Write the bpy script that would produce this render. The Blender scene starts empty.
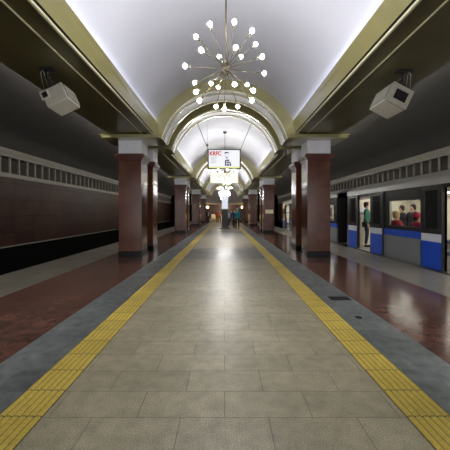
import bpy, bmesh, math, random
from mathutils import Vector, Matrix, Euler
random.seed(7)
S = bpy.context.scene
COL = S.collection
# ------------------------------------------------------------------ camera, world, exposure
cam = bpy.data.objects.new('camera', bpy.data.cameras.new('camera'))
COL.objects.link(cam)
cam.location = (0, 0, 1.4); cam.rotation_euler = (math.pi/2, 0, 0)
cam.data.sensor_width = 36; cam.data.lens = 24
cam.data.shift_x = 0.0011; cam.data.shift_y = -0.0289
cam.data.clip_start = 0.05; cam.data.clip_end = 300
S.camera = cam
S.view_settings.view_transform = 'Standard'
S.view_settings.look = 'None'
S.view_settings.exposure = 2.1
S.view_settings.gamma = 1.0
S.view_settings.use_curve_mapping = False
w = bpy.data.worlds.new('world'); S.world = w; w.use_nodes = True
w.node_tree.nodes['Background'].inputs[0].default_value = (0.92, 0.92, 0.95, 1)
w.node_tree.nodes['Background'].inputs[1].default_value = 0.42
BULB = 62.0
COVE = 3.4
TUBE = 14.0
# ------------------------------------------------------------------ materials
def mat(name, col, rough=.5, metal=0., emit=None, estr=0., noise=None, spec=None, alpha=None, coat=0., bump=None, trans=0.):
    """noise=(scale, darker colour, sharpness) mixes a second colour in by world position"""
    m = bpy.data.materials.new(name); m.use_nodes = True
    nt = m.node_tree; b = nt.nodes['Principled BSDF']
    b.inputs['Base Color'].default_value = (*col, 1)
    b.inputs['Roughness'].default_value = rough; b.inputs['Metallic'].default_value = metal
    if spec is not None: b.inputs['Specular IOR Level'].default_value = spec
    if coat: b.inputs['Coat Weight'].default_value = coat; b.inputs['Coat Roughness'].default_value = .08
    if trans: b.inputs['Transmission Weight'].default_value = trans
    if alpha is not None: b.inputs['Alpha'].default_value = alpha
    if emit: b.inputs['Emission Color'].default_value = (*emit, 1); b.inputs['Emission Strength'].default_value = estr
    if noise:
        g = nt.nodes.new('ShaderNodeNewGeometry'); n = nt.nodes.new('ShaderNodeTexNoise')
        n.inputs['Scale'].default_value = noise[0]; n.inputs['Detail'].default_value = 5
        nt.links.new(g.outputs['Position'], n.inputs['Vector'])
        r = nt.nodes.new('ShaderNodeValToRGB'); k = noise[2] if len(noise) > 2 else .2
        r.color_ramp.elements[0].position = .5-k; r.color_ramp.elements[1].position = .5+k
        r.color_ramp.elements[0].color = (*noise[1], 1); r.color_ramp.elements[1].color = (*col, 1)
        nt.links.new(n.outputs['Fac'], r.inputs['Fac']); nt.links.new(r.outputs['Color'], b.inputs['Base Color'])
    return m
def tile_mat(name, c1, c2, mortar, bw, rh, ox, oy, axes='XY', rough=.3, speck=None, msize=.003, off=.5, blotch=0., rvar=.08, big=None, spec=.5):
    m = bpy.data.materials.new(name); m.use_nodes = True
    nt = m.node_tree; L = nt.links.new; b = nt.nodes['Principled BSDF']
    b.inputs['Specular IOR Level'].default_value = spec
    g = nt.nodes.new('ShaderNodeNewGeometry'); s = nt.nodes.new('ShaderNodeSeparateXYZ'); c = nt.nodes.new('ShaderNodeCombineXYZ')
    L(g.outputs['Position'], s.inputs[0])
    for i, (ax, o) in enumerate(((axes[0], ox), (axes[1], oy))):
        a = nt.nodes.new('ShaderNodeMath'); a.operation = 'ADD'; a.inputs[1].default_value = o+60*(bw if i == 0 else rh)*2
        L(s.outputs[ax], a.inputs[0]); L(a.outputs[0], c.inputs[i])
    t = nt.nodes.new('ShaderNodeTexBrick'); t.offset = off
    t.inputs['Scale'].default_value = 1; t.inputs['Brick Width'].default_value = bw; t.inputs['Row Height'].default_value = rh
    t.inputs['Mortar Size'].default_value = msize; t.inputs['Mortar Smooth'].default_value = .3
    t.inputs['Color1'].default_value = (*c1, 1); t.inputs['Color2'].default_value = (*c2, 1); t.inputs['Mortar'].default_value = (*mortar, 1)
    L(c.outputs[0], t.inputs['Vector'])
    out = t.outputs['Color']
    def mul(out, scale, lo, hi, a, bb, detail=4):
        n = nt.nodes.new('ShaderNodeTexNoise'); n.inputs['Scale'].default_value = scale; n.inputs['Detail'].default_value = detail
        L(g.outputs['Position'], n.inputs['Vector'])
        r = nt.nodes.new('ShaderNodeMapRange'); r.inputs[1].default_value = lo; r.inputs[2].default_value = hi
        r.inputs[3].default_value = a; r.inputs[4].default_value = bb
        L(n.outputs['Fac'], r.inputs[0])
        v = nt.nodes.new('ShaderNodeVectorMath'); v.operation = 'SCALE'
        L(out, v.inputs[0]); L(r.outputs[0], v.inputs['Scale']); return v.outputs[0], n
    if speck: out, _ = mul(out, speck[0], .35, .65, 1-speck[1], 1+speck[1], 2)
    if blotch: out, nn = mul(out, 1.7, .3, .7, 1-blotch, 1+blotch, 6)
    if big: out, nn = mul(out, 9, .3, .7, 1-big, 1+big, 6)
    L(out, b.inputs['Base Color'])
    n = nt.nodes.new('ShaderNodeTexNoise'); n.inputs['Scale'].default_value = 2.3; n.inputs['Detail'].default_value = 5
    L(g.outputs['Position'], n.inputs['Vector'])
    r = nt.nodes.new('ShaderNodeMapRange'); r.inputs[3].default_value = rough-rvar; r.inputs[4].default_value = rough+rvar
    L(n.outputs['Fac'], r.inputs[0]); L(r.outputs[0], b.inputs['Roughness'])
    return m
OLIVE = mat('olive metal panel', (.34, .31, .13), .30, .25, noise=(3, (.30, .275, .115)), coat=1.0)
OLIVE_SHADE = mat('olive panel in soffit shade', (.15, .13, .055), .33, .4, noise=(2, (.12, .105, .045)))  # same metal as the olive panels, soffit shade worked into the colour
BEAD = mat('pale olive bead', (.72, .69, .46), .3, .2)
VAULT = mat('white vault paint', (.66, .675, .765), .42, noise=(1.2, (.635, .65, .74)))
RIBW = mat('white rib paint', (.92, .93, .95), .4)
SIDEC = mat('grey side ceiling', (.105, .102, .10), .7, noise=(1.5, (.09, .088, .085)))
WTRIM = mat('stone trim', (.26, .245, .215), .5, noise=(6, (.22, .21, .18)))
SLOT = mat('dark slot', (.035, .027, .02), .7)
MARB = tile_mat('brown marble wall', (.048, .021, .015), (.030, .014, .010), (.010, .006, .005), 1.15, .62, 0, 0, 'YZ', .42, (14, .15), .016, 0., .25, .02, None, .22)
BLACK = mat('black track pit', (.004, .004, .004), .95, spec=.05)
CAPW = mat('white marble', (.80, .82, .88), .25, noise=(7, (.72, .74, .82)))
GRAN = tile_mat('red granite column x', (.112, .043, .026), (.086, .033, .021), (.04, .017, .012), .36, .54, 0, 0, 'XZ', .17, (60, .3), .003, 0., .18)
GRANY = tile_mat('red granite column y', (.112, .043, .026), (.086, .033, .021), (.04, .017, .012), .36, .54, 0, 0, 'YZ', .13, (60, .3), .003, 0., .18)
GRANM = mat('red granite moulding', (.125, .042, .029), .2, noise=(30, (.09, .03, .02)))
PLINTH = mat('black granite', (.006, .007, .007), .25, spec=.3)
F_MID = tile_mat('beige granite floor', (.43, .392, .272), (.375, .34, .236), (.20, .18, .13), .6, .3, .3, -.243, 'XY', .36, (130, .36), .0036, .5, .16, .08, .16)
F_GREY = tile_mat('blue grey granite floor', (.175, .195, .195), (.145, .162, .165), (.08, .09, .09), .6, .3, 0, -.243, 'XY', .36, (110, .32), .0025, .5, .25, .08, .35)
F_RED = tile_mat('red granite floor', (.135, .064, .047), (.10, .048, .036), (.065, .04, .032), .6, .3, 0, -.243, 'XY', .17, (70, .28), .003, .5, .2, .05, .3, .35)
F_EDGE = tile_mat('platform edge granite', (.20, .188, .155), (.165, .155, .128), (.11, .10, .085), .75, .6, 0, 0, 'XY', .34, (110, .25), .003, 0., .2)
F_BAND = tile_mat('dark grey cross band', (.28, .275, .245), (.245, .24, .215), (.13, .13, .12), .6, .3, .3, -.243, 'XY', .30, (110, .22), .003, .5, .15)
YEL = tile_mat('yellow tactile', (.74, .56, .10), (.64, .48, .08), (.12, .10, .06), .31, .3, 0, -.243, 'XY', .45, (60, .12), .006, 0., .16)
YELB = tile_mat('darker yellow tactile base', (.40, .31, .09), (.34, .27, .08), (.10, .09, .05), .31, .3, 0, -.243, 'XY', .5, (60, .2), .006, 0., .2)  # duller, darker yellow showing in the gaps between the ribs
CONC = mat('concrete', (.07, .068, .063), .85, noise=(5, (.05, .048, .045)))
STEEL = mat('steel', (.5, .5, .5), .35, .9)
BRASS = mat('aged brass', (.11, .093, .06), .45, .6)
BULBM = mat('lit bulb', (1, 1, 1), .3, emit=(1, .975, .94), estr=BULB)
COVEM = mat('cove lamp', (1, 1, 1), .5, emit=(.95, .97, 1), estr=COVE)
TUBEM = mat('tube lamp glass', (1, 1, 1), .5, emit=(1, .96, .9), estr=TUBE)
BLK = mat('black plastic', (.02, .02, .022), .4)
DKG = mat('train dark panel', (.045, .045, .043), .22, .2)
SILV = mat('train silver', (.38, .38, .385), .38, .6)
TGREY = mat('train grey', (.27, .285, .30), .35, .1)
TBLUE = mat('train blue', (.018, .09, .62), .32)
TWHITE = mat('train white band', (.68, .72, .8), .35)
CREAM = mat('train interior cream', (.78, .72, .60), .5)
TFLOOR = mat('train floor', (.25, .24, .22), .6)
SEAT = mat('train seat', (.05, .06, .10), .7)
TLIGHT = mat('train ceiling light', (1, 1, 1), .5, emit=(1, .95, .85), estr=2.2)
GLASS = mat('train window glass', (.75, .8, .78), .03, trans=1.0)
DGLASS = mat('dark door glass', (.02, .022, .022), .06, alpha=.8)
BOX = mat('beige steel box', (.50, .48, .41), .45, noise=(20, (.45, .43, .36)))
SCREENW = mat('lit screen white', (.2, .2, .2), .4, emit=(.93, .95, 1), estr=.21)
SCREENY = mat('lit screen yellow strip', (.2, .2, .05), .4, emit=(.85, .85, .35), estr=.2)
REDP = mat('red lettering', (.3, .01, .02), .5, emit=(.75, .01, .03), estr=.13)
NAVYP = mat('navy artwork', (.01, .015, .05), .5, emit=(.04, .05, .2), estr=.1)
PALEP = mat('pale grey print', (.15, .16, .15), .5, emit=(.5, .56, .52), estr=.17)
CREAMP = mat('lit cream panel', (.25, .24, .2), .4, emit=(1, .97, .78), estr=.22)
TOTEMP = mat('lit totem panel', (.2, .2, .22), .4, emit=(.8, .87, 1), estr=.18)
WARM = mat('warm sconce glass', (1, .8, .5), .4, emit=(1, .72, .38), estr=3)
LUN = mat('grey end wall plaster', (.46, .42, .43), .7, noise=(2, (.40, .37, .38)))
ENDB = mat('brown end wall granite', (.075, .04, .03), .3, noise=(12, (.045, .024, .018)))
STEPM = mat('pale stone step', (.75, .65, .45), .5)
GRILLE = mat('dark cast iron', (.008, .008, .008), .8, 0)
PLATE = mat('cream plate', (.75, .68, .48), .5)
# ------------------------------------------------------------------ mesh builder
class MB:
    def __init__(s): s.v = []; s.f = []; s.m = []; s.mats = []; s.sm = []
    def mi(s, m):
        if m not in s.mats: s.mats.append(m)
        return s.mats.index(m)
    def face(s, pts, m, smooth=False):
        n = len(s.v); s.v += [tuple(p) for p in pts]; s.f.append(tuple(range(n, n+len(pts)))); s.m.append(s.mi(m)); s.sm.append(smooth)
    def box(s, x0, x1, y0, y1, z0, z1, m, my=None, R=None):
        """m on faces towards +-x / top / bottom; my on faces towards +-y"""
        my = my or m; n = len(s.v)
        P = [Vector((x, y, z)) for x in (x0, x1) for y in (y0, y1) for z in (z0, z1)]
        if R is not None: P = [R @ p for p in P]
        s.v += [tuple(p) for p in P]
        for q, mm in (((0, 1, 3, 2), m), ((4, 6, 7, 5), m), ((0, 4, 5, 1), my), ((2, 3, 7, 6), my), ((0, 2, 6, 4), m), ((1, 5, 7, 3), m)):
            s.f.append(tuple(n+i for i in q)); s.m.append(s.mi(mm)); s.sm.append(False)
        return s
    def prism(s, prof, y0, y1, m, closed=True, caps=True, smooth=False, mats=None):
        """profile of (x,z) extruded along y"""
        n = len(s.v); k = len(prof)
        s.v += [(x, y0, z) for x, z in prof]+[(x, y1, z) for x, z in prof]
        for i in range(k if closed else k-1):
            j = (i+1) % k; s.f.append((n+i, n+j, n+k+j, n+k+i)); s.m.append(s.mi(mats[i] if mats else m)); s.sm.append(smooth)
        if closed and caps:
            s.f.append(tuple(range(n+k-1, n-1, -1))); s.m.append(s.mi(m)); s.sm.append(False)
            s.f.append(tuple(range(n+k, n+2*k))); s.m.append(s.mi(m)); s.sm.append(False)
        return s
    def ring(s, cx, cz, r0, r1, y0, y1, a0, a1, mf, mi_, mo, n=40):
        """arch: front/back mf, inner (soffit) mi_, outer mo"""
        A = [a0+(a1-a0)*i/n for i in range(n+1)]
        def P(a, r, y): return (cx+r*math.cos(a), y, cz+r*math.sin(a))
        for a, b in zip(A, A[1:]):
            s.face([P(a, r0, y0), P(b, r0, y0), P(b, r1, y0), P(a, r1, y0)], mf)
            s.face([P(a, r0, y1), P(a, r1, y1), P(b, r1, y1), P(b, r0, y1)], mf)
            s.face([P(a, r0, y0), P(a, r0, y1), P(b, r0, y1), P(b, r0, y0)], mi_, True)
            s.face([P(a, r1, y0), P(b, r1, y0), P(b, r1, y1), P(a, r1, y1)], mo, True)
        return s
    def tube(s, pts, r, m, n=8, caps=True):
        pts = [Vector(p) for p in pts]; rs = r if isinstance(r, (list, tuple)) else [r]*len(pts)
        rings = []
        for i, p in enumerate(pts):
            d = (pts[min(i+1, len(pts)-1)]-pts[max(i-1, 0)]).normalized()
            u = d.cross(Vector((0, 0, 1)));
            if u.length < .05: u = d.cross(Vector((1, 0, 0)))
            u.normalize(); v = d.cross(u); k = len(s.v)
            s.v += [tuple(p+rs[i]*(math.cos(2*math.pi*j/n)*u+math.sin(2*math.pi*j/n)*v)) for j in range(n)]; rings.append(k)
        for a, b in zip(rings, rings[1:]):
            for j in range(n):
                s.f.append((a+j, a+(j+1) % n, b+(j+1) % n, b+j)); s.m.append(s.mi(m)); s.sm.append(True)
        if caps:
            s.f.append(tuple(rings[0]+j for j in range(n-1, -1, -1))); s.m.append(s.mi(m)); s.sm.append(False)
            s.f.append(tuple(rings[-1]+j for j in range(n))); s.m.append(s.mi(m)); s.sm.append(False)
        return s
    def ball(s, c, r, m, n=10, sq=(1, 1, 1)):
        c = Vector(c); k = len(s.v); h = n//2+1
        for i in range(1, h):
            t = math.pi*i/h
            for j in range(n):
                a = 2*math.pi*j/n
                s.v.append((c.x+r*sq[0]*math.sin(t)*math.cos(a), c.y+r*sq[1]*math.sin(t)*math.sin(a), c.z+r*sq[2]*math.cos(t)))
        for i in range(h-2):
            for j in range(n):
                s.f.append((k+i*n+j, k+(i+1)*n+j, k+(i+1)*n+(j+1) % n, k+i*n+(j+1) % n)); s.m.append(s.mi(m)); s.sm.append(True)
        t_ = len(s.v); s.v += [(c.x, c.y, c.z+r*sq[2]), (c.x, c.y, c.z-r*sq[2])]
        for j in range(n):
            s.f.append((t_, k+j, k+(j+1) % n)); s.m.append(s.mi(m)); s.sm.append(True)
            q = k+(h-2)*n; s.f.append((t_+1, q+(j+1) % n, q+j)); s.m.append(s.mi(m)); s.sm.append(True)
        return s
    def build(s, name, parent=None, loc=None, bevel=0):
        me = bpy.data.meshes.new(name); me.from_pydata(s.v, [], s.f)
        for m in s.mats: me.materials.append(m)
        me.polygons.foreach_set('material_index', s.m); me.polygons.foreach_set('use_smooth', s.sm)
        me.update()
        o = bpy.data.objects.new(name, me); COL.objects.link(o)
        if parent: o.parent = parent
        if loc: o.location = loc
        if bevel:
            b = o.modifiers.new('bevel', 'BEVEL'); b.width = bevel; b.segments = 2; b.limit_method = 'ANGLE'
        return o
def tag(o, label=None, cat=None, group=None, kind=None):
    if label: o['label'] = label
    if cat: o['category'] = cat
    if group: o['group'] = group
    if kind: o['kind'] = kind
    return o
def struct(mb, name, label, cat):
    return tag(mb.build(name), label, cat, None, 'structure')
def empty(name, loc=(0, 0, 0), rot=(0, 0, 0), **k):
    o = bpy.data.objects.new(name, None); o.empty_display_size = .1; COL.objects.link(o)
    o.location = loc; o.rotation_euler = rot; return tag(o, **k)
def copy_tree(o, parent=None):
    c = o.copy(); COL.objects.link(c)
    if parent: c.parent = parent
    for ch in [x for x in bpy.data.objects if x.parent == o]: copy_tree(ch, c)
    return c
# ------------------------------------------------------------------ the hall: dimensions
Y0, Y1 = -8.0, 45.0
PERIOD = 10.39
PAIRS = [9.23+PERIOD*k for k in (-1, 0, 1, 2, 3)]
CZ, RV = 3.0, 2.33      # vault
CR, RI = 3.08, 1.93     # arch ribs
# ------------------------------------------------------------------ floor
fl = MB()
def strip(x0, x1, m, ya=Y0, yb=Y1): fl.face([(x0, ya, 0), (x1, ya, 0), (x1, yb, 0), (x0, yb, 0)], m)
ys = Y0
for p in PAIRS:
    strip(-1.24, 1.24, F_MID, ys, p-.35); strip(-1.24, 1.24, F_BAND, p-.35, p+2.3); ys = p+2.3
strip(-1.24, 1.24, F_MID, ys, Y1)
for s in (-1, 1):
    def st(a, b, m):
        a, b = sorted((s*a, s*b)); strip(a, b, m)
    st(1.24, 2.07, F_GREY); st(2.07, 3.68, F_RED); st(3.68, 4.95, F_EDGE)
for s in (-1, 1):
    a, b = sorted((s*4.95, s*4.83))
    x = s*4.95
    fl.face([(x, Y0, 0), (x, Y1, 0), (x, Y1, -1.2), (x, Y0, -1.2)], CONC)
    a, b = sorted((s*4.95, s*8.05))
    fl.face([(a, Y0, -1.2), (b, Y0, -1.2), (b, Y1, -1.2), (a, Y1, -1.2)], BLACK)
struct(fl, 'floor', 'station floor of beige, blue grey and red granite strips with dark track beds on both sides', 'floor')
# ------------------------------------------------------------------ vault
v = MB(); n = 48; a0 = math.asin(.94/RV); A = [a0+(math.pi-2*a0)*i/n for i in range(n+1)]
prof = [(RV*math.cos(a), CZ+RV*math.sin(a)) for a in A]
v.prism(prof, Y0, Y1, VAULT, closed=False, smooth=True)
struct(v, 'ceiling', 'white barrel vault ceiling over the central hall', 'ceiling')
# beams above the colonnades
for s, side in ((-1, 'left'), (1, 'right')):
    b = MB()
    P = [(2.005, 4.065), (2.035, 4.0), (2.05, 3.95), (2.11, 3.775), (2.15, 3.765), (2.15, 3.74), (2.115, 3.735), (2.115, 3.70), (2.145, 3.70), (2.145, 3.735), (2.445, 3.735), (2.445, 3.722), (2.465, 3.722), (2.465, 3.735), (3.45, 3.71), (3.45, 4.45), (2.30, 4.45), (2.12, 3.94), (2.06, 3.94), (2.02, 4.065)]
    M_ = [OLIVE, OLIVE, OLIVE, BLK, BLK, BLK, BEAD, BEAD, BEAD, OLIVE_SHADE, BEAD, BEAD, BEAD, OLIVE_SHADE, OLIVE_SHADE, OLIVE_SHADE, OLIVE_SHADE, VAULT, VAULT, OLIVE]
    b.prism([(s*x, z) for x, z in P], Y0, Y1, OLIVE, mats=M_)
    struct(b, 'trim_%d' % (1 if s < 0 else 2), 'long olive metal beam above the %s row of columns' % side, 'beam')
    lm = MB(); lm.tube([(s*2.075, Y0+.1, 3.985), (s*2.075, Y1-.1, 3.985)], .014, COVEM, 6); q = lm.build('cove_lamp'); tag(q, 'continuous lamp tube hidden in the trough on top of the %s beam' % side, 'cove lamp')
    r = empty('tube_lamp', (0, 0, 0), label='row of shielded lamp tubes behind the outer edge of the %s beam' % side, cat='tube lamp')
    lm = MB(); lm.box(*sorted((s*3.45, s*3.62)), Y0+.1, Y1-.1, 4.0, 4.03, OLIVE_SHADE); lm.build('housing', r)
    lm = MB(); lm.tube([(s*3.56, Y0+.1, 3.965), (s*3.56, Y1-.1, 3.965)], .016, TUBEM, 6); lm.build('lamp', r)
    c = MB()
    P = [(3.45, 4.20), (7.0, 4.12), (7.45, 4.02), (7.8, 3.86), (8.05, 3.72)]
    c.prism([(s*x, z) for x, z in P], Y0, Y1, SIDEC, closed=False, smooth=True)
    struct(c, 'ceiling', 'dark grey low ceiling over the %s track' % side, 'ceiling')
    # wall
    wl = MB()
    def sb(x0, x1, y0, y1, z0, z1, m, my=None):
        x0, x1 = sorted((s*x0, s*x1)); wl.box(x0, x1, y0, y1, z0, z1, m, my)
    sb(8.05, 8.3, Y0, Y1, -1.2, .09, BLACK)
    sb(8.02, 8.3, Y0, Y1, .09, .13, WTRIM)
    sb(8.05, 8.3, Y0, Y1, .13, 2.68, MARB)
    sb(8.25, 8.3, Y0, Y1, 2.68, 3.75, SLOT)
    sb(7.98, 8.25, Y0, Y1, 2.68, 2.84, WTRIM)
    sb(7.98, 8.25, Y0, Y1, 3.44, 3.56, WTRIM)
    sb(7.94, 8.25, Y0, Y1, 3.56, 3.73, WTRIM)
    y = Y0+.2
    while y < Y1:
        sb(8.02, 8.07, y, y+.075, 2.84, 3.44, WTRIM); y += .5
    struct(wl, 'wall_'+side, '%s track wall of dark brown marble under a slotted stone frieze' % side, 'wall')
    r = MB()
    for xx in (5.75, 7.27):
        x0, x1 = sorted((s*(xx-.035), s*(xx+.035)))
        r.box(x0, x1, Y0, Y1, -1.06, -.94, STEEL); r.box(x0-.03, x1+.03, Y0, Y1, -1.08, -1.05, CONC)
    yy = Y0+.3
    while yy < Y1:
        x0, x1 = sorted((s*5.4, s*7.6)); r.box(x0, x1, yy, yy+.22, -1.2, -1.08, CONC); yy += .6
    struct(r, 'trim_%d' % (3 if s < 0 else 4), 'steel rails on sleepers in the dark %s track bed' % side, 'rails')
# end walls
lt = bpy.data.lights.new('vestibule lamp', 'POINT'); lt.energy = 45; lt.color = (1, .8, .55); lt.shadow_soft_size = .25
lo = bpy.data.objects.new('vestibule_lamp', lt); COL.objects.link(lo); lo.location = (0, Y1+1.6, 2.3)
e = MB()
ye = Y1
arch = [(RV*math.cos(a), CZ+RV*math.sin(a)) for a in A]
e.prism([(-2.3, 2.78)]+[(2.3, 2.78)]+[(2.3, 3.9)]+arch+[(-2.3, 3.9)], ye, ye+.3, LUN)
e.box(-4.95, 4.95, ye-.02, ye+.3, 2.55, 2.78, STEPM)
for x0, x1 in ((-4.95, -3.3), (-3.0, -2.15), (-.35, .35), (2.15, 3.0), (3.3, 4.95)): e.box(x0, x1, ye, ye+.3, 0, 2.55, ENDB)
e.box(-4.95, -2.3, ye, ye+.3, 2.78, 4.5, LUN); e.box(2.3, 4.95, ye, ye+.3, 2.78, 4.5, LUN)
e.box(-8.3, -4.95, ye, ye+.3, -1.2, 4.5, BLACK); e.box(4.95, 8.3, ye, ye+.3, -1.2, 4.5, BLACK)
# vestibule behind the openings with a stair
e.box(-5, 5, ye+3.6, ye+3.8, 0, 2.9, ENDB); e.box(-5, 5, ye+.3, ye+3.8, 2.6, 2.9, LUN); e.box(-5, 5, ye+.3, ye+3.8, -.2, 0, F_EDGE)
for i in range(7): e.box(-2.1, 2.1, ye+1.2+.3*i, ye+3.6, .0+.15*i, .15+.15*i, STEPM)
struct(e, 'wall_end', 'end wall with grey plaster lunette over brown granite openings and steps', 'wall')
# back wall behind the camera is left open to the world background, added as soft fill light
# ------------------------------------------------------------------ arch ribs and cornice slabs
nt = 5
for k, p in enumerate(PAIRS):
    for j, (ya, yb, yc) in enumerate(((p-.33, p+.52, p+.80), (p+1.27, p+2.0, p+2.25))):
        if yb < 0: continue
        a = MB(); aa = math.asin(.5/RI)
        a.ring(0, CR, RI, RV+.05, ya, yb, aa, math.pi-aa, OLIVE, RIBW, OLIVE)
        a.ring(0, CR, RI-.03, RI+.01, ya-.015, ya+.05, aa, math.pi-aa, BEAD, OLIVE, OLIVE)
        a.ring(0, CR, RI-.02, RI+.01, ya+.24, ya+.28, aa, math.pi-aa, OLIVE, OLIVE, OLIVE)
        a.ring(0, CR, RI-.03, RI+.01, yb-.05, yb+.015, aa, math.pi-aa, BEAD, OLIVE, OLIVE)
        for s in (-1, 1):
            x0, x1 = sorted((s*1.88, s*3.66)); a.box(x0, x1, ya-.01, yc, 3.61, 3.685, OLIVE)
            x0, x1 = sorted((s*1.84, s*3.70)); a.box(x0, x1, ya-.04, yc+.03, 3.685, 3.705, OLIVE)
        w_ = ['over the columns behind the camera', 'over the nearest columns', 'over the second group of columns', 'over the third group of columns', 'over the farthest columns'][k]
        tag(a.build('trim_%d' % nt), 'olive %s arch rib with white underside %s' % (('front', 'rear')[j], w_), 'arch', None, 'structure'); nt += 1
# ------------------------------------------------------------------ columns
def column():
    r = empty('column')
    b = MB(); b.box(-.365, .365, -.01, .71, 0, .19, PLINTH); b.build('base', r, bevel=.008)
    b = MB(); b.box(-.355, .355, 0, .7, .19, 2.98, GRANY, GRAN); b.build('shaft', r, bevel=.012)
    b = MB()
    for i, (z0, z1, g) in enumerate(((2.98, 3.03, .02), (3.03, 3.075, .05), (3.075, 3.17, .085), (3.17, 3.19, .06))):
        b.box(-.355-g, .355+g, -g, .7+g, z0, z1, GRANM)
    b.build('moulding', r)
    b = MB(); b.box(-.36, .36, -.005, .705, 3.19, 3.61, CAPW); b.build('capital', r, bevel=.01)
    return r
proto = column(); used = False
rows = {1: 'nearest', 2: 'second', 3: 'third', 4: 'fourth'}
for k, p in enumerate(PAIRS):
    if k == 0: continue
    for s, side in ((-1, 'left'), (1, 'right')):
        for j in (0, 1):
            if not used: o = proto; used = True
            else: o = copy_tree(proto)
            o.location = (s*2.905, p+j*1.47, 0)
            extra = ' with cream plate' if (k == 2 and s == 1 and j == 0) else ''
            tag(o, 'red granite column%s, %s one of the %s pair on the %s' % (extra, ('front', 'rear')[j], rows[k], side), 'column', 'paired red granite columns of the hall', 'thing')
# ------------------------------------------------------------------ tactile strips
for s, side in ((-1, 'left'), (1, 'right')):
    t = MB(); x0, x1 = sorted((s*1.24, s*1.55))
    t.box(x0, x1, .5, 42.7, -.002, .005, YELB)
    for i in range(6):
        xx = x0+.028+i*(.31-.056)/5; t.prism([(xx-.019, .005), (xx-.014, .011), (xx+.014, .011), (xx+.019, .005)], .5, 42.7, YEL)
    tag(t.build('tactile_paving'), 'yellow ribbed tactile paving strip running along the %s side of the walkway' % side, 'tactile paving', 'yellow tactile strips')
# floor vents
def vent(x, y, lab):
    r = empty('floor_vent', (x, y, 0), label=lab, cat='vent')
    b = MB(); b.box(-.16, .16, -.10, .10, .0005, .004, GRILLE)
    for i in range(6): b.box(-.145+.05*i, -.125+.05*i, -.08, .08, .004, .007, GRILLE)
    b.build('grate', r)
    b = MB()
    for q in ((-.18, .18, -.12, -.10), (-.18, .18, .10, .12), (-.18, -.16, -.1, .1), (.16, .18, -.1, .1)): b.box(*q, .0005, .006, STEEL)
    return r
vent(1.86, 4.86, 'small dark metal floor grate set in the grey paving on the right')
b = MB(); b.tube([(1.78, 3.98, .001), (1.78, 3.98, .005)], .045, GRILLE, 16); tag(b.build('floor_stud'), 'small round dark cap in the grey paving right of the yellow strip', 'floor stud')
# ------------------------------------------------------------------ chandeliers
HUB = Vector((.02, 4.2, 3.4)); RC = .575
bulb_px = [(180, 72, 0), (253, 65, 0), (307, 92, 0), (138, 110, 1), (153, 150, 0), (257, 143, 0), (317, 133, 1), (337, 170, 0), (208, 170, 1), (273, 170, 1), (105, 198, 0), (343, 220, 1), (134, 248, 1), (183, 250, 1), (205, 262, 1), (254, 253, 0), (291, 254, 1), (137, 276, 0), (310, 272, 0), (148, 302, 0), (306, 302, 0), (198, 320, 1), (223, 327, 0), (263, 320, 1)]
dirs = []
for zx, zy, far in bulb_px:
    px, py = 150+zx/3, zy/3
    d = Vector(((px-224.5)/300, 1, (212-py)/300)); o_ = Vector((0, 0, 1.4))-HUB
    A_, B_, C_ = d.dot(d), 2*o_.dot(d), o_.dot(o_)-RC*RC; D_ = B_*B_-4*A_*C_
    t = -B_/(2*A_) if D_ <= 0 else (-B_+(1 if far else -1)*math.sqrt(D_))/(2*A_)
    dirs.append((d*t-HUB+Vector((0, 0, 1.4))))
def chandelier():
    r = empty('chandelier', HUB)
    b = MB(); b.ball((0, 0, 0), .062, BRASS, 14); b.tube([(0, 0, -.085), (0, 0, -.05)], [.02, .045], BRASS, 10); b.tube([(0, 0, .05), (0, 0, .12)], [.045, .018], BRASS, 10); b.build('hub', r)
    b = MB(); b.tube([(0, 0, .06), (0, 0, 1.88)], .012, BRASS, 8); b.build('hanging_rod', r)
    b = MB(); b.tube([(0, 0, 1.80), (0, 0, 1.85), (0, 0, 1.90)], [.03, .09, .10], BRASS, 14); b.build('ceiling_rose', r)
    for d in dirs:
        L = d.length; u = d/L
        a = MB(); a.tube([u*.05, u*(L-.075)], .0055, BRASS, 6); a.tube([u*(L-.085), u*(L-.075), u*(L-.035)], [.009, .017, .017], BRASS, 8)
        ao = a.build('arm', r)
        g = MB(); g.ball(d, .029, BULBM, 8); g.build('bulb', ao)
    return r
ch = chandelier()
for i, y in enumerate((4.2, 14.6, 25.0, 35.4)):
    o = ch if i == 0 else copy_tree(ch)
    o.location = (HUB.x, y, 3.4)
    tag(o, ['large brass starburst chandelier with lit globe bulbs, nearest the camera', 'starburst chandelier partly hidden behind the advertising screen', 'small looking starburst chandelier just above the white totem', 'farthest starburst chandelier near the end wall'][i], 'chandelier', 'starburst chandeliers along the vault')
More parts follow.
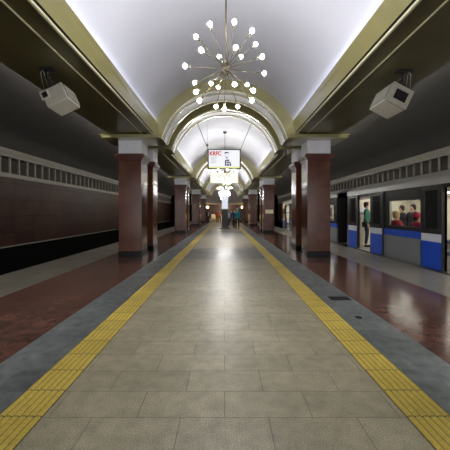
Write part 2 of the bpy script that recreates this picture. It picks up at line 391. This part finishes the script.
# ------------------------------------------------------------------ speakers / boxes under the beams
def monitor(loc, rot, dim, win, lab):
    r = empty('loudspeaker_box', loc, rot, label=lab, cat='loudspeaker', group='boxes hung below the beams')
    a, b_, c = (q/2 for q in dim)
    b = MB(); b.box(-a, a, -b_, b_, -c, c, BOX); b.build('housing', r, bevel=.012)
    x0, x1, z0, z1 = win
    f = MB(); t = .018
    for q in ((x0-t, x1+t, z0-t, z0), (x0-t, x1+t, z1, z1+t), (x0-t, x0, z0, z1), (x1, x1+t, z0, z1)): f.box(q[0], q[1], -b_-.03, -b_, q[2], q[3], BOX)
    f.build('front_frame', r)
    if loc[0] > 0:
        f = MB(); f.box(-a-.004, a+.004, -b_-.004, -b_-.0005, -c-.004, c+.004, BLK)
        for q in ((-a, a, -c, z0-t), (-a, a, z1+t, c), (-a, x0-t, z0-t, z1+t), (x1+t, a, z0-t, z1+t)): f.box(q[0], q[1], -b_-.03, -b_-.004, q[2], q[3], BOX)
        f.build('front_cover', r)
    f = MB(); f.box(x0, x1, -b_-.008, -b_-.001, z0, z1, BLK)
    for i in range(5): f.box(x0, x1, -b_-.014, -b_-.008, z0+(i+.5)*(z1-z0)/5-.004, z0+(i+.5)*(z1-z0)/5+.004, GRILLE)
    f.build('speaker_grille', r)
    f = MB(); s = -1 if loc[0] > 0 else 1
    x0, x1 = sorted((s*a, s*(a+.014))); f.box(x0, x1, -b_+.03, b_-.03, -c+.03, c-.03, TGREY)
    for i in range(9):
        yy = -b_+.05+i*(2*b_-.1)/8; f.box(*sorted((s*(a+.014), s*(a+.022))), yy-.006, yy+.006, -c+.04, c-.04, BOX)
    f.build('side_grille', r)
    # bracket up to the beam, in local space of the tilted box
    Ri = Euler(rot).to_matrix().inverted(); up = lambda dx, dy, z: Ri @ (Vector((loc[0]+dx, loc[1]+dy, z))-Vector(loc))
    sx = 1 if loc[0] > 0 else -1; M0 = (.0+.02*sx, -.36)
    T = lambda x, y: Vector((x*a, y*b_, c))
    f = MB(); top = up(M0[0], M0[1], 3.70)
    f.tube([T(-.5*sx, -.9), up(M0[0]-.04, M0[1]+.05, 3.58), top], .014, BLK, 6); f.tube([T(-.5*sx, .2), up(M0[0]-.04, M0[1]+.05, 3.60), top], .012, BLK, 6)
    f.ball(up(M0[0]-.02, M0[1]+.04, 3.60), .04, BLK, 8); f.tube([T(.1*sx, -.9), up(M0[0]+.03, M0[1], 3.6)], .012, BLK, 6); f.build('bracket', r)
    f = MB(); f.tube([T(.7*sx, -.95), up(M0[0]+.10*sx, M0[1]-.03, 3.64), up(M0[0]+.08*sx, M0[1], 3.70)], .006, STEEL, 6); f.tube([up(M0[0]+.08*sx, M0[1], 3.70), T(.3*sx, -.9)], .005, STEEL, 6); f.build('cable', r)
    f = MB(); R3 = Ri.to_4x4(); R3.translation = up(M0[0], M0[1], 3.722); f.box(-.12, .12, -.06, .06, -.025, 0, BLK, R=R3); f.build('mounting_plate', r)
monitor((2.927, 5.296, 3.35), (-.003, .461, .042), (.385, .50, .338), (-.10, .13, -.085, .10), 'beige loudspeaker box with big dark square grille, hung below the right beam')
monitor((-2.838, 5.216, 3.351), (-.077, -.437, -.026), (.376, .405, .304), (-.19, -.09, .0, .11), 'beige loudspeaker box with small dark square opening, hung below the left beam')
# ------------------------------------------------------------------ hanging screen
def text_mesh(s, size, loc, m, name, parent, rot=(math.pi/2, 0, 0), bold=.0, sx=1):
    c = bpy.data.curves.new(name, 'FONT'); c.body = s; c.size = size; c.extrude = .002; c.offset = bold
    t = bpy.data.objects.new(name, c); COL.objects.link(t)
    dg = bpy.context.evaluated_depsgraph_get(); me = bpy.data.meshes.new_from_object(t.evaluated_get(dg))
    bpy.data.objects.remove(t); me.materials.clear(); me.materials.append(m)
    o = bpy.data.objects.new(name, me); COL.objects.link(o); o.parent = parent; o.location = loc; o.rotation_euler = rot; o.scale = (sx, 1, 1)
    return o
D = 12.5
def X(px, d=D): return (px-224.5)*d/300
def Z(py, d=D): return 1.4+(212-py)*d/300
r = empty('advertising_screen', (0, D, 0), label='black framed lit advertising screen hanging from the vault on two rods', cat='screen')
xa, xb, za, zb = X(207.7), X(240.8), Z(168.9), Z(149.4)
b = MB(); b.box(xa, xb, 0.01, .12, za, zb, BLK)
t = .045
for q in ((xa, xb, za, za+.03), (xa, xb, zb-.03, zb), (xa, xa+t, za, zb), (xb-t, xb, za, zb)): b.box(q[0], q[1], -.025, .01, q[2], q[3], BLK)
b.build('frame', r, bevel=.004)
b = MB(); b.box(xa+t, xb-t, -.004, .01, za+.09, zb-.03, SCREENW); b.build('display', r)
b = MB(); b.box(xa+t, xb-t, -.006, .01, za+.03, za+.09, SCREENY); tag(b.build('display_strip', r), 'pale yellow strip along the bottom of the picture')
text_mesh('KRFC', .235, (xa+.07, -.006, zb-.25), REDP, 'lettering', r, bold=.010, sx=.88)
b = MB()
for i, (wd, z) in enumerate(((.24, zb-.36), (.2, zb-.42), (.26, zb-.50), (.2, zb-.56))): b.box(xa+.12, xa+.12+wd, -.008, -.004, z, z+.028, PALEP)
b.build('small_print', r)
b = MB()
def art(x0, x1, y0, y1): b.box(X(x0), X(x1), -.009, -.004, Z(y1), Z(y0), NAVYP)
# a drawn man in a flat cap
for q in ((225.2, 227.6, 151.9, 152.6), (224.6, 229.0, 152.5, 153.2), (224.2, 226.0, 153.1, 153.6), (228.6, 229.0, 153.0, 154.4), (225.6, 226.0, 155.0, 157.4), (226.0, 227.4, 157.4, 158.5), (227.4, 227.8, 156.2, 157.6),
          (224.9, 226.2, 160.0, 165.8), (226.4, 229.2, 159.6, 161.2), (226.6, 228.8, 161.8, 163.2), (228.9, 230.6, 161.8, 163.0), (229.5, 231.2, 163.4, 165.8), (226.6, 229.0, 163.9, 165.8)): art(*q)
b.build('artwork', r)
for s, nm in ((-1, 0), (1, 1)):
    x = xa+.02 if s < 0 else xb-.02
    b = MB(); top = Vector((s*1.13, 11.75-D, CZ+math.sqrt(RV**2-1.13**2)+.01)); b.tube([(x, .05, zb-.01), top], .011, BLK, 6); b.build('hanging_rod', r)
b = MB(); b.ball((0, 0, 0), .045, BLK, 10); b.tube([(0, 0, 0), (0, 0, .12)], .012, BLK, 6); b.tube([(0, 0, .02), (0, -.07, -.02)], [.03, .035], BLK, 8)
bx = Vector((X(207.3, 12.4), 12.35, Z(145.6, 12.4)))
# camera hangs on a long thin drop rod from the vault
b.tube([(0, 0, .1), (0, 0, CZ+math.sqrt(RV**2-bx.x**2)-bx.z+.01)], .006, STEEL, 6)
tag(b.build('ceiling_camera', loc=bx), 'tiny dark camera hanging above the left corner of the advertising screen', 'camera')
# cream lit panel farther on
D2 = 19.0
r = empty('light_panel', (0, D2, 0), label='wide cream lit sign panel hanging beyond and below the advertising screen', cat='sign')
xa, xb, za, zb = X(210, D2), X(238.2, D2), Z(183.4, D2), Z(172.6, D2)
b = MB(); b.box(xa, xb, 0, .12, za, zb, STEEL); b.build('housing', r, bevel=.01)
b = MB(); b.box(xa+.02, xb-.02, -.01, .0, za+.02, zb-.02, CREAMP); b.build('lit_face', r)
for s in (-1, 1):
    b = MB(); b.tube([(s*.6, .06, zb), (s*.6, .06, CZ+math.sqrt(RV**2-.36)+.01)], .01, STEEL, 6); b.build('hanging_rod', r)
# ------------------------------------------------------------------ totem
D3 = 24.9
r = empty('information_totem', (X(224.9, D3), D3, 0), label='tall information totem with glowing white head on a black body, mid hall', cat='totem')
b = MB(); b.box(-.42, .42, -.32, .42, 0, .10, BLK); b.box(-.36, .36, -.335, -.32, .085, .115, SILV); b.build('base', r, bevel=.01)
b = MB(); b.box(-.26, .26, -.12, .2, .1, 1.62, BLK); b.build('body', r, bevel=.02)
b = MB(); b.prism([(-.27, 1.62), (.27, 1.62), (.27, 2.35), (.33, 2.72), (-.33, 2.72), (-.27, 2.35)], -.14, .22, SILV); b.build('head', r, bevel=.01)
b = MB(); b.prism([(-.24, 1.66), (.24, 1.66), (.24, 2.35), (.30, 2.68), (-.30, 2.68), (-.24, 2.35)], -.155, -.14, TOTEMP); b.build('lit_panel', r)
# cream plate on a column
b = MB(); yy = PAIRS[2]-.03; b.box(X(265.4, 19.6), X(273.2, 19.6), yy, yy+.028, Z(213.4, 19.6), Z(209.7, 19.6), PLATE)
tag(b.build('direction_plate', bevel=.004), 'small cream plate fixed to the front of a red granite column on the right', 'plate')
# sconces
for x in (-1.0, 1.0):
    px = 207.6 if x < 0 else 242.2
    r = empty('wall_lamp', (X(px, Y1), Y1, Z(207.2, Y1)), label='small warm glowing wall lamp on the end wall, %s of the totem' % ('left' if x < 0 else 'right'), cat='lamp', group='wall lamps at the end of the hall')
    b = MB(); b.ball((0, -.22, 0), .17, WARM, 12); b.build('globe', r)
    b = MB(); b.tube([(0, -.22, -.16), (0, -.1, -.28), (0, .0, -.28)], .02, BRASS, 8); b.box(-.06, .06, -.03, 0, -.36, -.18, BRASS); b.build('bracket', r)
# low lit bench at the end left
b = MB(); b.box(X(209.3, 43), X(216, 43), 43, 43.45, .36, .44, STEPM); b.box(X(209.5, 43), X(215.8, 43), 43.08, 43.4, 0, .36, STEPM)
tag(b.build('bench'), 'low pale stone bench near the end wall on the left', 'bench')
# ------------------------------------------------------------------ train
TX = 5.10; TI = 7.85
def car(name, lab, y0, y1, openings, windows, leaves):
    """openings (ya,yb); windows (ya,yb); leaves (ya,yb) sliding leaves hung outside"""
    r = empty(name, (0, 0, 0), label=lab, cat='train', group='carriages of the train at the right platform')
    zt = 2.05
    def wall(ya, yb, z0, z1, m, nm=None): body.box(TX, TX+.06, ya, yb, z0, z1, m)
    body = MB(); cuts = sorted(set([y0, y1]+[q for o in openings+windows for q in o]))
    for ya, yb in zip(cuts, cuts[1:]):
        mid = (ya+yb)/2
        if any(a < mid < b_ for a, b_ in openings): wall(ya, yb, 1.97, zt, DKG); continue
        wall(ya, yb, .02, .69, TGREY); wall(ya, yb, .88, .98, DKG)
        if any(a < mid < b_ for a, b_ in windows): wall(ya, yb, .98, 1.0, DKG); wall(ya, yb, 1.73, zt, DKG)
        else: wall(ya, yb, .98, zt, DKG)
    # window corners
    for a, b_ in windows:
        for (yc, sy) in ((a, 1), (b_, -1)):
            for (zc, sz) in ((1.0, 1), (1.73, -1)):
                q = .10; pts = [(yc, zc)]+[(yc+sy*q*(1-math.sin(t_)), zc+sz*q*(1-math.cos(t_))) for t_ in [i*math.pi/12 for i in range(7)]]
                for i in range(1, len(pts)-1):
                    body.face([(TX+.001, pts[0][0], pts[0][1]), (TX+.001, pts[i][0], pts[i][1]), (TX+.001, pts[i+1][0], pts[i+1][1])], DKG)
    # far wall, ends, floor, underframe
    for (a, b_) in ((y0, y1),):
        body.box(TI-.06, TI, a, b_, .02, zt, CREAM)
        for e0, e1, i0, i1 in ((a, a+.04, a+.04, a+.08), (b_-.04, b_, b_-.08, b_-.04)):
            body.box(TX+.06, TI-.06, e0, e1, .02, 2.27, BLK); body.box(TX+.06, TI-.06, i0, i1, .02, zt, CREAM)
    body.box(TX+.02, TI, y0, y1, -.10, .02, TFLOOR)
    body.box(TX+.12, TI-.12, y0+.3, y1-.3, -.75, -.10, BLACK)
    ww = MB()
    body.build('body', r)
    cur = y0
    for a, b_ in sorted(openings)+[(y1, y1)]:
        if a-cur > .05:
            st = MB(); st.box(TX-.004, TX+.05, cur, a, .69, .88, TBLUE); tag(st.build('stripe', r), 'blue stripe along the side')
        cur = b_
    rf = MB(); P = [(TX-.01, 2.05), (TX-.01, 2.2), (TX+.06, 2.27), (TX+.5, 2.46), (TX+1.37, 2.55), (TI-.5, 2.46), (TI-.06, 2.27), (TI, 2.05)]
    rf.prism(P, y0, y1, SILV, smooth=False); rf.build('roof', r)
    # gutter line
    g = MB(); g.box(TX-.03, TX-.005, y0, y1, 2.03, 2.06, DKG); g.build('door_rail', r)
    for a, b_ in windows:
        gl = MB(); gl.box(TX+.02, TX+.03, a, b_, 1.0, 1.73, GLASS); fo = MB()
        for q in ((a-.02, b_+.02, .98, 1.0), (a-.02, b_+.02, 1.73, 1.75), (a-.02, a, 1, 1.73), (b_, b_+.02, 1, 1.73)): fo.box(TX-.008, TX+.02, q[0], q[1], q[2], q[3], BLK)
        w_ = fo.build('window', r); gl.build('window_pane', w_)
    for a, b_ in leaves:
        d = MB(); x0, x1 = TX-.06, TX-.02
        d.box(x0, x1, a, b_, .02, .68, TBLUE); d.box(x0, x1, a, b_, .68, .87, TWHITE)
        d.box(x0, x1, a, b_, .87, 1.0, DKG); d.box(x0, x1, a, b_, 1.92, 2.03, DKG); d.box(x0, x1, a, a+.13, 1.0, 1.92, DKG); d.box(x0, x1, b_-.13, b_, 1.0, 1.92, DKG)
        do = d.build('door', r, bevel=.004)
        p_ = MB(); p_.box(x0+.012, x1-.012, a+.13, b_-.13, 1.0, 1.92, DGLASS); p_.build('door_pane', do)
        p_ = MB(); p_.box(x0-.004, x1+.004, a-.015, a, .02, 2.03, BLK); p_.box(x0-.004, x1+.004, b_, b_+.015, .02, 2.03, BLK); p_.build('door_seal', do)
    for a, b_ in openings:
        f = MB(); f.box(TX-.012, TX+.06, a-.03, a, .02, 1.97, DKG); f.box(TX-.012, TX+.06, b_, b_+.03, .02, 1.97, DKG); f.box(TX-.05, TX+.1, a, b_, -.02, .022, STEEL); f.build('door_frame', r)
    # interior: ceiling, light strips, seats, poles
    c = MB(); c.box(TX+.06, TI-.06, y0+.08, y1-.08, 2.02, 2.05, CREAM)
    for s in (0, 1):
        xx = TX+.06 if s == 0 else TI-.46
        c.prism([(xx, 1.86), (xx+.4, 2.02), (xx, 2.02)] if s == 0 else [(xx+.4, 1.86), (xx+.4, 2.02), (xx, 2.02)], y0+.1, y1-.1, CREAM)
    c.build('inner_ceiling', r)
    c = MB(); c.box(TX+.75, TX+.95, y0+.3, y1-.3, 2.0, 2.02, TLIGHT); c.box(TI-.95, TI-.75, y0+.3, y1-.3, 2.0, 2.02, TLIGHT); c.build('ceiling_light', r)
    ob = sorted(openings); segs = []; cur = y0+.1
    for a, b_ in ob: segs.append((cur, a-.12)); cur = b_+.12
    segs.append((cur, y1-.1))
    for a, b_ in segs:
        if b_-a < .9: continue
        for side in (0, 1):
            c = MB()
            if side == 0: c.box(TX+.08, TX+.52, a, b_, .36, .46, SEAT); c.box(TX+.07, TX+.13, a, b_, .46, .93, SEAT); c.box(TX+.1, TX+.45, a, b_, .02, .36, TFLOOR)
            else: c.box(TI-.52, TI-.08, a, b_, .36, .46, SEAT); c.box(TI-.14, TI-.07, a, b_, .46, .95, SEAT); c.box(TI-.45, TI-.1, a, b_, .02, .36, TFLOOR)
            c.build('bench_seat', r, bevel=.015)
            h = MB(); xx = TX+.62 if side == 0 else TI-.62; h.tube([(xx, a, .02), (xx, a, 2.02)], .016, STEEL, 8); h.build('grab_pole', r)
        # far side windows dark
        c = MB(); c.box(TI-.075, TI-.06, a+.15, b_-.15, 1.05, 1.72, BLK); c.build('far_window', r)
    c = MB(); yy = y1-.09
    c.box(TX+.95, TX+1.8, yy, yy+.01, .1, 1.86, SILV); c.build('end_door', r)
    c = MB(); c.box(TX+1.05, TX+1.7, yy-.012, yy-.001, 1.0, 1.65, BLK); c.build('end_window', r)
    c = MB(); c.box(TX+.25, TX+.75, yy-.012, yy-.001, 1.25, 1.6, TWHITE); c.box(TX+.3, TX+.7, yy-.016, yy-.012, 1.3, 1.4, TGREY); c.build('notice', r)
    h = MB(); h.tube([(TX+.62, y0+.2, 1.80), (TX+.62, y1-.2, 1.80)], .014, STEEL, 8); h.tube([(TI-.62, y0+.2, 1.80), (TI-.62, y1-.2, 1.80)], .014, STEEL, 8); h.build('hand_rail', r)
    return r
car('train_carriage', 'blue and grey metro carriage at the right platform, nearest, with lit window and open doors', 3.0, 12.45, [(5.75, 6.95), (10.35, 11.45)], [(7.80, 9.36)], [(6.97, 7.69), (9.59, 10.36), (11.42, 12.2)])
car('train_carriage', 'farther blue and grey metro carriage beyond the dark gap between cars', 13.65, 26.3, [(16.0, 17.2), (20.2, 21.4), (23.6, 25.0)], [(14.0, 15.3), (18.2, 19.3)], [(17.25, 17.95), (21.45, 22.15), (25.05, 25.75)])
b = MB()
for i in range(9):
    y = 12.47+i*.13; g = .0 if i % 2 else .05
    b.box(TX+.45+g, TI-.45-g, y, y+.12, .0, 2.2, BLACK)
tag(b.build('gangway_bellows'), 'black ribbed bellows between the two metro carriages', 'gangway')
# ------------------------------------------------------------------ people
def skinmesh(name, pts, edges, root, m, parent, sub=1):
    me = bpy.data.meshes.new(name); keys = list(pts); idx = {k: i for i, k in enumerate(keys)}
    me.from_pydata([pts[k][0] for k in keys], [(idx[a], idx[b_]) for a, b_ in edges], [])
    o = bpy.data.objects.new(name, me); COL.objects.link(o)
    md = o.modifiers.new('skin', 'SKIN'); md.use_smooth_shade = True
    for k in keys:
        sv = me.skin_vertices[0].data[idx[k]]; rr = pts[k][1]
        sv.radius = rr if isinstance(rr, tuple) else (rr, rr); sv.use_root = (k == root)
    sm = o.modifiers.new('sub', 'SUBSURF'); sm.levels = sub; sm.render_levels = sub
    dg = bpy.context.evaluated_depsgraph_get(); out = bpy.data.meshes.new_from_object(o.evaluated_get(dg))
    bpy.data.objects.remove(o); out.materials.clear(); out.materials.append(m)
    out.polygons.foreach_set('use_smooth', [True]*len(out.polygons))
    q = bpy.data.objects.new(name, out); COL.objects.link(q); q.parent = parent; return q
def cl(name, c): return mat(name, c, .8)
SKIN = cl('skin', (.55, .34, .25))
def person(lab, loc, rz, h, jacket, trousers, hair, pose='stand', hat=None, shoes=(.02, .02, .02), bag=None, phase=0):
    k = h/1.75
    r = empty('person', loc, (0, 0, rz), label=lab, cat='person')
    J = {}
    def j(n, x, y, z, rad): J[n] = (Vector((x, y, z))*k, tuple(q*k for q in rad) if isinstance(rad, tuple) else rad*k)
    sit = pose == 'sit'; zp = .58 if sit else .95    # facing -y
    j('pelvis', 0, 0, zp, (.15, .11)); j('waist', 0, -.01, zp+.17, (.125, .095)); j('chest', 0, -.01, zp+.36, (.155, .11)); j('nb', 0, 0, zp+.50, .07); j('neck', 0, -.01, zp+.56, .052)
    j('jaw', 0, -.03, zp+.625, (.062, .07)); j('head', 0, -.015, zp+.70, (.078, .093)); j('crown', 0, -.005, zp+.765, (.06, .07)); j('nose', 0, -.118, zp+.675, .012)
    for s, q in ((-1, 'l'), (1, 'r')):
        sw = s*phase
        j('sh'+q, s*.175, 0, zp+.47, .062)
        if sit:
            j('el'+q, s*.23, -.06, zp+.22, .045); j('wr'+q, s*.12, -.27, zp+.13, .03); j('pm'+q, s*.08, -.34, zp+.12, (.032, .018))
            hd = Vector((-s*.4, -1, -.1)).normalized()
            j('hip'+q, s*.09, -.02, zp-.03, .085); j('kn'+q, s*.11, -.44, zp-.04, .062); j('an'+q, s*.11, -.45, .10, .04); j('to'+q, s*.12, -.60, .045, (.042, .03))
        else:
            j('el'+q, s*.235, .04-sw*.12, zp+.20, .045); j('wr'+q, s*.24, -.05-sw*.2, zp-.03, .03); j('pm'+q, s*.24, -.07-sw*.23, zp-.11, (.022, .032))
            hd = Vector((0, -.25, -1)).normalized()
            j('hip'+q, s*.09, 0, zp-.06, .088); j('kn'+q, s*.10, -.02+sw*.18, .50, .06); j('an'+q, s*.10, .03+sw*.34, .10, .04); j('to'+q, s*.11, -.12+sw*.34, .04, (.042, .032))
        pm = J['pm'+q][0]/k; side = Vector((0, -1, 0)) if not sit else Vector((s, -.2, 0)).normalized()
        for i in range(4):
            b0 = pm+hd*.03+side*(.027-.018*i); L = (.07, .08, .075, .06)[i]; bend = Vector((-s*.015, 0, 0)) if not sit else Vector((0, 0, -.02))
            for t_, nn in ((0.5, 'a'), (1.0, 'b')): j('f%d%s%s' % (i, nn, q), *(b0+hd*L*t_+bend*t_*t_*1.5), .0085)
        tb = pm-hd*.02+side*.04; j('ta'+q, *tb, .010); j('tb'+q, *(tb+side*.015+hd*.035), .009)
    E_ = [('pelvis', 'waist'), ('waist', 'chest'), ('chest', 'nb'), ('nb', 'neck'), ('neck', 'jaw'), ('jaw', 'head'), ('head', 'crown'), ('head', 'nose')]
    for q in 'lr':
        E_ += [('nb', 'sh'+q), ('sh'+q, 'el'+q), ('el'+q, 'wr'+q), ('wr'+q, 'pm'+q), ('pm'+q, 'ta'+q), ('ta'+q, 'tb'+q), ('pelvis', 'hip'+q), ('hip'+q, 'kn'+q), ('kn'+q, 'an'+q), ('an'+q, 'to'+q)]
        for i in range(4): E_ += [('pm'+q, 'f%da%s' % (i, q)), ('f%da%s' % (i, q), 'f%db%s' % (i, q))]
    skinmesh('body', J, E_, 'pelvis', SKIN, r)
    def sub(names, grow, extra=None):
        d = {}
        for n_ in names:
            p_, rr = J[n_]; d[n_] = (p_, tuple(x+grow*k for x in rr) if isinstance(rr, tuple) else rr+grow*k)
        if extra: d.update(extra)
        return d
    jn = ['pelvis', 'waist', 'chest', 'nb', 'shl', 'shr', 'ell', 'elr', 'wrl', 'wrr']
    hem = {} if sit else {'hem': (Vector((0, 0, zp-.16))*k, (.17*k, .135*k))}
    je = [('pelvis', 'waist'), ('waist', 'chest'), ('chest', 'nb')]+[('nb', 'sh'+q) for q in 'lr']+[('sh'+q, 'el'+q) for q in 'lr']+[('el'+q, 'wr'+q) for q in 'lr']+([] if sit else [('pelvis', 'hem')])
    skinmesh('jacket', sub(jn, .022, hem), je, 'pelvis', cl('jacket cloth', jacket), r)
    tn = ['pelvis']+[a+q for a in ('hip', 'kn', 'an') for q in 'lr']
    te = [(a+q, b_+q) for a, b_ in (('hip', 'kn'), ('kn', 'an')) for q in 'lr']+[('pelvis', 'hip'+q) for q in 'lr']
    skinmesh('trousers', sub(tn, .014), te, 'pelvis', cl('trouser cloth', trousers), r)
    for q in 'lr':
        a, t_ = J['an'+q][0], J['to'+q][0]
        b = MB(); b.tube([Vector((a.x, a.y+.05*k, .035*k)), Vector((a.x, (a.y+t_.y)/2, .045*k)), Vector((t_.x, t_.y-.05*k, .03*k))], [.035*k, .05*k, .034*k], cl('shoe', shoes), 8); b.build('shoe', r)
        b = MB(); s = -1 if q == 'l' else 1; b.ball(Vector((s*.03, -.103, zp+.70))*k, .010*k, BLK, 6); b.build('eye', r)
    b = MB(); hc = Vector((0, .012, zp+.735))*k
    b.ball(hc, .098*k, cl('hat cloth' if hat else 'hair', hat or hair), 12, (.95, 1.05, 1.0 if not hat else 1.12)); b.ball(hc+Vector((0, .035, -.06))*k, .08*k, cl('hair back', hair), 10, (1, .8, 1.1)); b.build('hat' if hat else 'hair', r)
    if bag:
        b = MB(); b.box(-.15*k, .15*k, .13*k, .27*k, (zp+.05)*k, (zp+.48)*k, cl('bag', bag)); b.build('backpack', r, bevel=.03)
    return r
PI = math.pi
person('person in turquoise jacket and dark trousers standing right of the totem', (X(237.4, 24.7), 24.7, .011), PI*.9, 1.66, (.02, .30, .36), (.02, .02, .03), (.35, .3, .2), phase=.35, hat=(.30, .48, .42))
person('person in black coat standing behind the one in turquoise', (X(234.0, 26.4), 26.4, 0), PI*.2, 1.62, (.015, .015, .022), (.02, .02, .025), (.03, .02, .02), phase=.2)
person('person in navy blue jacket, between the totem and the group on the right', (X(231.0, 27.6), 27.6, 0), 0, 1.6, (.02, .035, .09), (.02, .02, .03), (.03, .02, .02))
person('person in pale grey blue jacket close behind the totem', (X(227.6, 27.2), 27.2, 0), PI, 1.55, (.20, .27, .36), (.05, .06, .1), (.05, .03, .02), phase=.3)
person('person in orange red coat near the end wall, closest to the totem', (X(219.6, 38), 38, 0), 0, 1.6, (.42, .10, .05), (.08, .02, .02), (.05, .03, .02), phase=.3)
person('person in dark red coat near the end wall, left of the orange coat', (X(217.0, 39.5), 39.5, 0), .4, 1.6, (.25, .03, .03), (.05, .02, .02), (.05, .03, .02))
person('person in black clothes with a white backpack beside a far left column', (X(206.8, 35), 35, 0), PI*1.6, 1.68, (.02, .02, .022), (.015, .015, .02), (.03, .02, .02), bag=(.5, .5, .5), phase=.2)
person('person in green jacket and dark trousers standing inside the open carriage door', (5.66, 11.95, .02), PI*.35, 1.76, (.03, .13, .09), (.02, .025, .04), (.03, .02, .02))
person('passenger in red coat and pale cap sitting with back to the carriage window', (5.42, 9.45, .02), PI/2, 1.75, (.55, .04, .07), (.03, .03, .04), (.5, .32, .1), 'sit', hat=(.62, .42, .22))
person('passenger in pink red hat sitting at the near end of the window', (5.42, 8.42, .02), PI/2, 1.70, (.5, .03, .08), (.03, .03, .04), (.06, .03, .02), 'sit', hat=(.6, .03, .08))
person('dark coated passenger standing in the lit carriage, left of the two through the window', (6.35, 10.75, .02), -PI/2, 1.6, (.03, .032, .04), (.02, .02, .03), (.03, .02, .02))
person('dark coated passenger standing in the lit carriage, right of the two through the window', (6.25, 9.95, .02), -PI*.4, 1.62, (.025, .025, .03), (.02, .02, .03), (.03, .02, .02))
